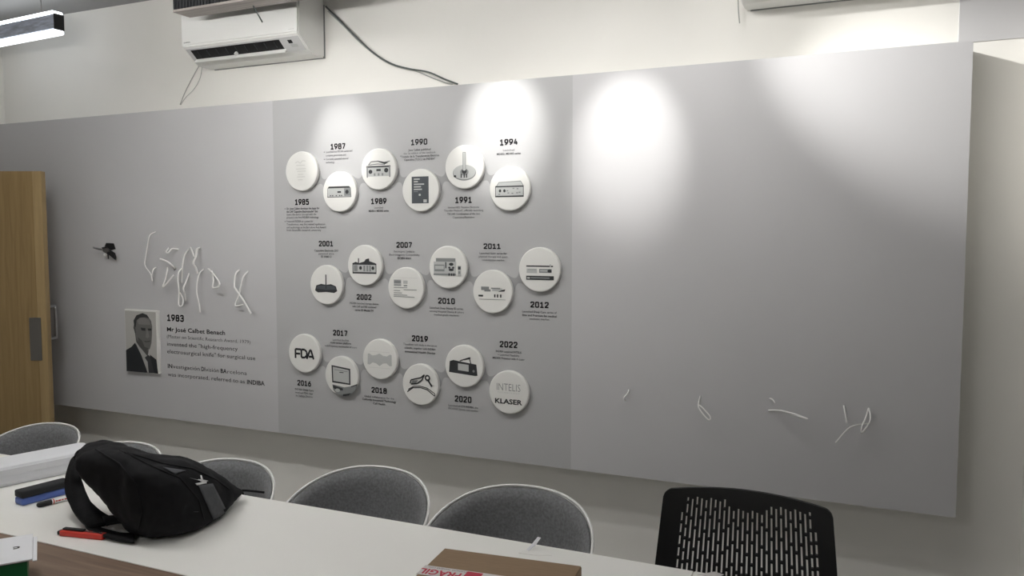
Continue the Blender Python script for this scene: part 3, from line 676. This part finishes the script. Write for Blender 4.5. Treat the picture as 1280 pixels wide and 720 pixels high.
for k in range(NS):
    x = xs0+pitch*(k+.5)
    if k < NS-1: col(x+sw/2, x+pitch-sw/2)
    f_ = k/(NS-1)
    st = ZT-(.034 if (1 <= k <= 9) else (.05 if k in (0, NS-1) else (.034 if 19 <= k <= 27 else .058)))
    st -= .004*((k*7) % 3) + (.035 if k in (0, NS-1) else 0)
    if k in (10, 18): st += .008
    piece(x-sw/2, x+sw/2, st, ztop(x-sw/2), st, ztop(x+sw/2))
    ln = .060 if k not in (0, 1, NS-2, NS-1) else .030
    z = st - (ln*.45 if k % 2 else ln*.95)
    while z > ZB:
        piece(x-sw/2, x+sw/2, z-.007, z, z-.007, z); z -= ln+.007
back = bmobj('backrest', bm, M_black, bc)
box('seat', -.23, .23, -.25, .20, .44, .50, M_felt, bc, .02, 3)
tube('back_support', [(0, .12, .43), (0, .24, .44), (0, .25, .52), (0, .24, .62)], .02, M_black, bc, 8)
tube('gas_lift', [(0, 0, .08), (0, 0, .45)], .025, M_steel, bc, 12, 1)
for k in range(5):
    g = 2*math.pi*k/5+.3; tube('base_arm', [(0, 0, .10), (.26*math.cos(g), .26*math.sin(g), .065)], .018, M_black, bc, 8, 1)
    bmw = bmesh.new(); bmesh.ops.create_uvsphere(bmw, u_segments=12, v_segments=8, radius=.03, matrix=Matrix.Translation((.26*math.cos(g), .26*math.sin(g), .03)) @ Matrix.Diagonal((1, 1, 1, 1))); bmobj('caster', bmw, M_black, bc, True)

# ================================================================== BACKPACK
fw2 = Vector((_f.x, _f.y, 0)).normalized()
secs = [  # image column, bottom y, top y, depth, raised off the table?
 (95, 590, 574, .06, 1), (101, 601, 566, .15, 1), (110, 610, 562, .21, 1), (122, 623, 560, .25, 1), (134, 642, 558.5, .27, 1), (145, 655, 559, .28, 1), (154, 664, 562, .28, 1),
 (161, 680, 564.5, .28, 0), (176, 682, 570, .28, 0), (197, 683, 575, .28, 0), (217, 682, 577, .27, 0),
 (236, 676, 580, .26, 0), (256, 666, 588, .23, 0), (275, 654, 598, .18, 0), (289, 643, 606, .13, 0), (299, 634, 614, .08, 0), (304, 627, 619, .03, 0)]
FR0 = (onZ(163, 678, TZ)-EYE).dot(_f)
NP = 26; V = []; Fc = []
for (px, yb, yt, dep, rs) in secs:
    Fp = EYE+ray(px, yb)*(FR0+(163-px)*.0012) if rs else onZ(px, yb, TZ); zb_ = Fp.z-TZ; Fp.z = TZ; d_ = ray(px, 500); d_ = Vector((d_.x, d_.y, 0)).normalized()
    mid = Fp+d_*dep*.42; dd = ray(px, yt); kk = (mid-EYE).dot(d_)/dd.dot(d_); top = EYE.z+dd.z*kk; h = max(.012, top-TZ)
    lift = .03*max(0, (px-275)/27)+zb_
    for k in range(NP):
        g = 2*math.pi*k/NP; cg, sg = math.cos(g), math.sin(g)
        ex = .58
        yy = -(abs(cg)**ex)*math.copysign(1, cg); zz = (abs(sg)**ex)*math.copysign(1, sg)
        z = .5+.5*zz
        V.append(Fp+d_*(dep*(.5+.5*yy)+(.02*z if yy < 0 else 0))+Vector((0, 0, .001+lift*(1-z)+h*z)))
for i in range(len(secs)-1):
    for k in range(NP): Fc.append((i*NP+k, i*NP+(k+1) % NP, (i+1)*NP+(k+1) % NP, (i+1)*NP+k))
Fc.append(tuple(range(NP))); Fc.append(tuple((len(secs)-1)*NP+k for k in range(NP))[::-1])
bc0 = onZ(200, 660, TZ)
bag = tag(empty('backpack', (bc0.x, bc0.y, TZ)), 'black backpack with grey patch lying on the white table', 'bag')
def rel(P): return [Vector(p)-bag.location for p in P]
from mathutils import noise as nzs
bodyme = bpy.data.meshes.new('bag_body'); bodyme.from_pydata([tuple(v) for v in rel(V)], [], Fc)
tmpo = bpy.data.objects.new('tmp', bodyme); C.objects.link(tmpo); md = tmpo.modifiers.new('s', 'SUBSURF'); md.levels = 2
dg = bpy.context.evaluated_depsgraph_get(); me2 = bpy.data.meshes.new_from_object(tmpo.evaluated_get(dg)); bpy.data.objects.remove(tmpo)
bmm = bmesh.new(); bmm.from_mesh(me2); bmesh.ops.recalc_face_normals(bmm, faces=bmm.faces)
for v in bmm.verts:
    f_ = nzs.noise(Vector((v.co.x*16, v.co.y*16, v.co.z*9)))*.007+nzs.noise(v.co*38)*.003
    if v.co.z > .01: v.co += v.normal*f_
    v.co.z = max(v.co.z, .001)
bmm.to_mesh(me2); bmm.free(); me2.name = 'body'
body = link('body', me2, M_bag, bag, True)
bmm = bmesh.new(); bmm.from_mesh(me2); bvh = BVHTree.FromBMesh(bmm); bmm.free()
def hit(px, py, off=.002):
    d_ = ray(px, py).normalized(); h = bvh.ray_cast(EYE-bag.location, d_)
    if h[0] is None:
        nr = bvh.find_nearest(EYE-bag.location+d_*2.55); return nr[0]+nr[1]*off
    return h[0]+h[1]*off
def patch(name, quad, m, n=(6, 8), off=.002, th=.0015):
    """strip of cloth lying on the bag between four corner sightings"""
    a_, b_, c_, d_ = [Vector((*p, 0)) for p in quad]; V = []; Fc = []
    for i in range(n[0]+1):
        for j in range(n[1]+1):
            p = (a_.lerp(b_, i/n[0])).lerp(d_.lerp(c_, i/n[0]), j/n[1]); V.append(hit(p.x, p.y, off))
    for i in range(n[0]):
        for j in range(n[1]): k = i*(n[1]+1)+j; Fc.append((k, k+1, k+n[1]+2, k+n[1]+1))
    o = meshobj(name, V, Fc, m, bag, True); s_ = o.modifiers.new('thick', 'SOLIDIFY'); s_.thickness = th; s_.offset = 0; return o
patch('grey_patch', [(247, 607), (265, 605), (283, 640), (266, 649)], M_bagg, off=.003)['label'] = 'grey reflective patch'
patch('grey_trim', [(204, 585), (232, 589), (222, 592), (219, 594)], M_bagg, (5, 2), .003)
for qd in ([(236, 598), (247, 601), (254, 601.5), (253, 603)], [(249, 595), (250.5, 595), (253, 602), (250, 601)], [(246, 600), (251, 600), (259, 602), (252, 604)], [(243, 604.5), (257, 602.5), (257, 605), (245, 607)]):
    patch('logo', qd, M_logo, (4, 2), .004, .001)
# seams / piping across the bag
for pts in ([(120, 562), (150, 580), (170, 605), (178, 640), (172, 670)], [(150, 563), (190, 583), (225, 598), (248, 625), (256, 655)], [(160, 566), (205, 580), (240, 586), (270, 600), (290, 615)]):
    Q = []
    for (a_, b_) in zip(pts[:-1], pts[1:]):
        for k in range(5): Q.append(hit(a_[0]+(b_[0]-a_[0])*k/5, a_[1]+(b_[1]-a_[1])*k/5, .001))
    tube('piping', Q, .0028, M_bag, bag, 6, 1)
# shoulder strap bowing out on the left, table seen through the gap
def tpt(px, py, up): p = onZ(px, py, TZ+up); return p
def band(name, pts, wd, th, m):
    """flat webbing: pts = (px, py, height above table, half width px)"""
    L_, R_ = [], []
    for (xa, ya, xb, yb, up) in pts: L_.append(tpt(xa, ya, up)); R_.append(tpt(xb, yb, up))
    L_ = smooth_path(L_, 4); R_ = smooth_path(R_, 4); V = []; Fc = []
    for a_, b_ in zip(L_, R_): V += [a_-bag.location, b_-bag.location]
    for i in range(len(L_)-1): Fc.append((2*i, 2*i+1, 2*i+3, 2*i+2))
    o = meshobj(name, V, Fc, m, bag, True); s_ = o.modifiers.new('thick', 'SOLIDIFY'); s_.thickness = th; s_.offset = 0; return o
band('shoulder_strap', [(99, 566, 113, 570, .18), (90, 575, 105, 581, .15), (84.5, 590, 100, 595, .125), (82, 606, 104, 609, .09), (83.5, 621, 112, 625, .06), (90, 637, 123, 637, .04), (101, 651, 136, 646, .025), (113, 660, 150, 651, .02)], 0, .010, M_bag)
band('strap_end', [(103, 648, 108, 659, .018), (113, 654, 116, 665, .014), (125, 660, 127, 669.5, .012), (138, 664, 140, 673, .011), (152, 667, 153, 676, .010), (168, 668, 168, 678, .010)], 0, .008, M_bag)
band('buckle_strap', [(128, 646, 133, 657, .03), (140, 645, 140, 655, .032), (152, 646, 153, 654, .034), (164, 650, 164, 660, .03)], 0, .005, M_bag)
tube('grab_loop', rel([tpt(94, 572, .17), tpt(97, 566, .18), tpt(104, 562, .19), tpt(113, 563, .185), tpt(118, 568, .17)]), .006, M_bag, bag, 6, 4)
tube('side_strap', rel([tpt(288, 618, .035), tpt(300, 613.5, .01), tpt(312, 613.5, .004), tpt(330, 615.5, .003)]), .004, M_bag, bag, 6, 4)

# ================================================================== SMALL THINGS ON THE TABLE
def frame(p, q, up=TZ):
    """matrix with x along p->q on a horizontal plane, origin p"""
    v = (q-p); v.z = 0; L_ = v.length; return math.atan2(v.y, v.x), L_
# long white paper package
a = onZ(-60, 622, TZ); a = onZ(0, 610, TZ); b = onZ(85, 592, TZ); g, L_ = frame(a, b)
o = tag(empty('paper_package', tuple(a), g), 'long white paper-wrapped package lying across the table left of the backpack', 'package')
L_ += .085
prof = [(0, .002), (-.005, .014), (-.003, .058), (.004, .070), (.02, .078), (.11, .083), (.14, .074), (.148, .055), (.146, .004), (.14, .0), (.004, 0)]
V = []; Fc = []; n = len(prof)
xs = [-.5, -.2, 0, L_*.6, L_+.005, L_+.018, L_+.022]
for i, x in enumerate(xs):
    s_ = [1, 1, 1, 1, 1, .93, .80][i]
    for (y, z) in prof: V.append((x, .065+(y-.065)*s_, .033+(z-.033)*s_ if i > 4 else z))
for i in range(len(xs)-1):
    for k in range(n): Fc.append((i*n+k, i*n+(k+1) % n, (i+1)*n+(k+1) % n, (i+1)*n+k))
Fc.append(tuple(range(n))[::-1]); Fc.append(tuple((len(xs)-1)*n+k for k in range(n)))
meshobj('wrapping', V, Fc, M_paper, o, False)
box('flap', -.45, L_-.01, -.009, -.0045, .040, .064, M_paper, o, .001, 1)
# board eraser
a = onZ(28, 633, TZ); b = onZ(84, 618, TZ); g, L_ = frame(a, b); L_ = .165
o = tag(empty('board_eraser', tuple(a), g), 'blue board eraser with black felt top beside the backpack', 'eraser')
box('handle', 0, L_, 0, .052, 0, .024, M_blue, o, .006, 3); box('felt_pad', .0, L_, 0, .052, 0.0243, .048, M_felt, o, .005, 3)
# marker
a = onZ(46, 635, TZ); b = onZ(84, 626, TZ); g, L_ = frame(a, b)
o = tag(empty('marker', tuple(a), g), 'white marker with black cap between eraser and backpack', 'marker')
Rz = Matrix.Translation((0, 0, .009)) @ Matrix.Rotation(math.pi/2, 4, 'Y')
lathe('cap', [(.004, 0), (.0075, .004), (.0085, .012), (.0088, .045)], M_black, o, 16, Rz)
lathe('barrel', [(.0078, .045), (.0082, .047), (.0082, .125), (.006, .13)], M_white, o, 16, Rz)
lathe('red_band', [(.0083, .049), (.0085, .049), (.0085, .052), (.0083, .052)], M_redp, o, 16, Rz)
for k, (xa, xb) in enumerate(((.056, .061), (.063, .072), (.074, .080), (.083, .095), (.098, .104))): box('print_mark', xa, xb, -.0082, -.0070, .0085, .0125, M_redp, o)
# red pen
a = onZ(75, 668, TZ); b = onZ(133, 674, TZ); g, L_ = frame(a, b)
o = tag(empty('utility_knife', tuple(a), g), 'red utility knife with black slider below the backpack', 'knife')
box('handle', .008, L_-.005, -.012, .012, 0, .016, M_redp, o, .003, 2); box('slider', .012, .085, -.004, .010, 0.0162, .0215, M_black, o, .0015, 1)
box('nose', -.004, .009, -.008, .010, .001, .013, M_black, o, .003, 2); box('slot', .03, L_-.015, .0, .006, 0.0159, .0164, M_dg3, o)
# green box with white lid, lower left corner
ZG = .835
b0 = onZ(27, 670, ZG); f0 = onZ(37, 698.5, ZG); l0 = onZ(0, 705, ZG)
g = math.atan2((f0-l0).y, (f0-l0).x)
o = tag(empty('carton', (f0.x, f0.y, TZ), g), 'small green carton with white lid in the lower left corner', 'box')
dep = (b0-f0).length
box('green_body', -.16, -.006, .004, dep, 0, ZG-TZ-.004, M_green, o, .001, 1)
bm = bmesh.new(); bx(bm, -.17, .006, -.004, dep+.004, ZG-TZ-.0035, ZG-TZ)
bmobj('lid', bm, M_paper, o); box('lid_flap', .006, .016, -.004, dep-.01, ZG-TZ-.008, ZG-TZ-.005, M_paper, o, .001, 1, None)
box('lid_shadow_gap', -.161, -.005, .003, dep+.001, ZG-TZ-.0075, ZG-TZ-.0036, M_dg3, o)
tv, tf = text_geo('c', .016, .026, .03, 'C')
meshobj('mark', [(-.030-x, dep*.5-z, ZG-TZ+.0006) for x, z in tv], [tuple(f_) for f_ in tf], M_ink, o)
# cardboard box with FRAGIL tape
ZK = .84
A_ = onZ(555.5, 686, ZK); B_ = onZ(727, 708.5, ZK); g, L_ = frame(A_, B_)
lf = onZ(527, 720, ZK)
o = tag(empty('cardboard_box', (A_.x, A_.y, TZ), g), 'brown cardboard box with red-lettered white tape at the bottom edge', 'box')
H = ZK-TZ; Wk = .34
box('carton_body', 0, L_, -Wk, 0, 0, H, M_card, o, .0015, 1)
box('flap', .002, L_-.002, -Wk+.001, -.001, H+.0002, H+.0016, M_card, o)
ty0, ty1 = -.166, -.113
box('tape', -.0012, L_+.0012, ty0, ty1, H+.0017, H+.0021, M_tape, o); box('tape_end', -.0022, -.0002, ty0, ty1, H-.05, H+.0021, M_tape, o)
V = []; Fc = []
def flatt(s, cx, cy, wd, h, bold):
    tv, tf = text_geo(s, wd, h, bold, 'C'); n = len(V)
    V.extend([(cx-x, cy-z, H+.0026) for x, z in tv]); Fc.extend([tuple(i+n for i in f_) for f_ in tf])
for k in range(3):
    c = .05+k*.19
    if c < L_-.05: V = []; Fc = []; flatt('FRÁGIL', c, -.147, .105, .027, .03); meshobj('tape_lettering', V, Fc, M_red, o)
for c in (.13, .32):
    if c < L_: box('tape_symbol', c-.02, c+.02, ty0+.004, ty1-.004, H+.0022, H+.0026, M_red, o)
V = []; Fc = []
for c in (.06, .25):
    if c < L_: flatt('CUIDADO  MANEJAR CON', c, -.122, .10, .007, .0)
meshobj('tape_small_print', V, Fc, M_ink2, o)
# scraps of clear tape / paper
def scrap(pts, label, m=M_paper):
    P3 = [onZ(x, y, TZ+h) for x, y, h in pts]; n = len(P3)
    o = meshobj('paper_scrap', P3, [tuple(range(n))], m); s_ = o.modifiers.new('thick', 'SOLIDIFY'); s_.thickness = .001; s_.offset = 1
    return tag(o, label, 'scrap', 'paper scraps by the cardboard box')
scrap([(657, 688, .002), (664, 681, .012), (672, 671, .03), (676, 672, .03), (669, 682, .014), (660, 689, .003)], 'curled strip of white tape standing behind the cardboard box')
scrap([(648, 691, .001), (654, 688, .004), (668, 687, .003), (684, 691, .002), (690, 694, .001), (668, 694, .001)], 'flat crumpled scrap of clear tape behind the cardboard box', M_table)
scrap([(872, 718, .001), (893, 714.5, .001), (905, 718, .001), (894, 722, .001)], 'scrap of white paper on the table by the black chair', M_tape)

# ================================================================== WIRES ON THE BOARD
def zl(pts, x0, y0, k, base, amp, r, label, grp, m=M_wire):
    n = len(pts); P = []
    for i, p in enumerate(pts):
        dp = p[2] if len(p) > 2 else base+amp*math.sin(math.pi*min(1, (i+.3)/(n-.7)))
        P.append(onY(x0+p[0]/k, y0+p[1]/k, YF-dp if dp > .001 else YF+.002))
    o = tube('wire', P, r*(1.2 if grp == G1 else .85), m, None, 6, 5); return tag(o, label, 'wire', grp)
G1 = 'white wires on the left panel'; G2 = 'white wires on the right panel'
W1 = [
 ([(180, 58, .0), (142, 75, .02), (125, 110, .03), (105, 230, .03), (95, 290, .03), (105, 325, .03), (140, 375, .02), (155, 430, .02)], .0022, 'leftmost long thin white wire hanging from a high hole'),
 ([(182, 325, 0), (160, 340, .02), (148, 390, .03), (152, 425, .03)], .0025, 'short curved wire at the tip of the leftmost long wire'),
 ([(350, 190, 0), (300, 186, .025), (272, 215, .04), (256, 208, .03), (275, 180, .0)], .003, 'small looped wire at the top left of the wire cluster'),
 ([(210, 262, .05), (265, 283, .045), (305, 315, .03), (322, 340, .0)], .004, 'bright slanting wire stub below the small loop'),
 ([(268, 325, 0), (252, 410, .02), (232, 470, .04), (265, 440, .04), (312, 383, .03)], .0035, 'v-shaped bent wire above the portrait plaque'),
 ([(425, 188, 0), (392, 240, .03), (378, 330, .04), (372, 440, .02)], .003, 'long wire hanging in an arc at the cluster\'s middle'),
 ([(512, 180, 0), (488, 190, .03), (480, 240, .04), (460, 292, .05), (480, 330, .04), (492, 372, .03)], .0045, 'thick kinked white wire at the top of the cluster'),
 ([(440, 174, 0), (452, 205, .02), (466, 245, .03)], .0032, 'short wire crossing the thick kinked wire'),
 ([(430, 370, 0), (402, 440, .03), (385, 482, .05), (395, 520, .04), (402, 575, .02)], .0038, 'elbow-bent wire left of the big arc above 1983'),
 ([(375, 332, 0), (350, 362, .02), (344, 420, .03), (352, 505, .04), (350, 605, .04), (376, 610, .04), (382, 560, .03), (358, 515, .03)], .003, 'wire ending in a narrow loop right above 1983'),
 ([(538, 340, 0), (508, 368, .02), (490, 430, .04), (485, 510, .05), (502, 592, .04), (512, 662, .03)], .003, 'long wire bowing down right of 1983'),
 ([(572, 335, 0), (612, 376, .03), (655, 438, .05), (648, 470, .05), (606, 476, .04), (610, 420, .03), (600, 352, .0)], .0035, 'triangular looped wire at the right of the cluster'),
 ([(808, 343, 0), (778, 372, .02), (768, 460, .03), (780, 490, .04), (842, 582, .05), (892, 672, .05)], .0035, 'left wire of the crossing pair right of the cluster'),
 ([(872, 355, 0), (836, 395, .02), (815, 470, .03), (800, 540, .03), (775, 612, .03), (835, 605, .03)], .0032, 'right wire of the crossing pair right of the cluster'),
]
for pts, r, lab in W1: zl(pts, 165, 280, 6.0, 0, 0, r, lab, G1)
W2 = [
 ([(155, 92, 0), (150, 108, .03), (135, 125, .05), (142, 138, .04)], .0035, 'leftmost short hooked wire on the right panel'),
 ([(456, 118, 0), (448, 150, .03), (452, 172, .04), (488, 216, .05), (498, 206, .05), (466, 168, .04), (450, 156, .03)], .0032, 'second wire on the right panel, ending in a long loop'),
 ([(748, 128, 0), (760, 133, .02), (770, 147, .03)], .0032, 'small knotted stub above the flat slanting wire'),
 ([(742, 178, 0), (800, 180, .03), (860, 200, .05), (908, 215, .06), (860, 196, .05), (805, 181, .04)], .0035, 'third wire on the right panel, folded flat and slanting'),
 ([(1060, 158, 0), (1066, 190, .02), (1073, 232, .02)], .0035, 'short straight wire left of the rightmost loop'),
 ([(1165, 168, 0), (1150, 215, .03), (1137, 245, .05), (1136, 272, .05), (1165, 235, .05), (1172, 205, .03), (1166, 170, .01)], .0032, 'rightmost wire loop on the right panel'),
 ([(1025, 314, .05), (1075, 258, .05), (1110, 241, .05), (1168, 233, .0)], .003, 'long curved wire crossing below the rightmost loop'),
]
for pts, r, lab in W2: zl(pts, 740, 460, 3.368, 0, 0, r, lab, G2)
# dark broken fitting left of the wires
q = onY(131, 314, YF)
o = tag(empty('torn_fitting', (q.x, YF, q.z)), 'torn black fitting with a metal strip sticking out of the left panel', 'fitting')
def fp(zx, zy, dp): p = onY(100+zx/14.4, 290+zy/14.4, YF-dp); return p-o.location
meshobj('hole', [fp(*p, .001) for p in ((440, 250), (470, 195), (610, 205), (645, 310), (560, 325), (500, 290))], [tuple(range(6))], M_black, o)
def slab(name, pts, d0, d1, m, th=.004):
    P3 = [fp(x, y, d0+(d1-d0)*i/(len(pts)-1)) for i, (x, y) in enumerate(pts)]; ob = meshobj(name, P3, [tuple(range(len(P3)))], m, o)
    s_ = ob.modifiers.new('t', 'SOLIDIFY'); s_.thickness = th; s_.offset = 0; return ob
slab('metal_strip', [(225, 262), (390, 300), (400, 325), (330, 322), (240, 290)], .06, .03, M_metal, .003)
slab('black_clip', [(400, 285), (470, 265), (540, 320), (620, 370), (640, 440), (635, 500), (560, 440), (500, 400), (430, 330)], .012, .03, M_black, .012)
slab('grey_terminal', [(430, 300), (500, 290), (530, 350), (470, 380), (420, 350)], .03, .034, M_steel, .01)
slab('white_tip', [(430, 390), (465, 385), (475, 420), (440, 430)], .03, .034, M_white, .008)
tube('lead', [fp(480, 360, .02), fp(505, 410, .035), fp(510, 480, .03)], .003, M_black, o)
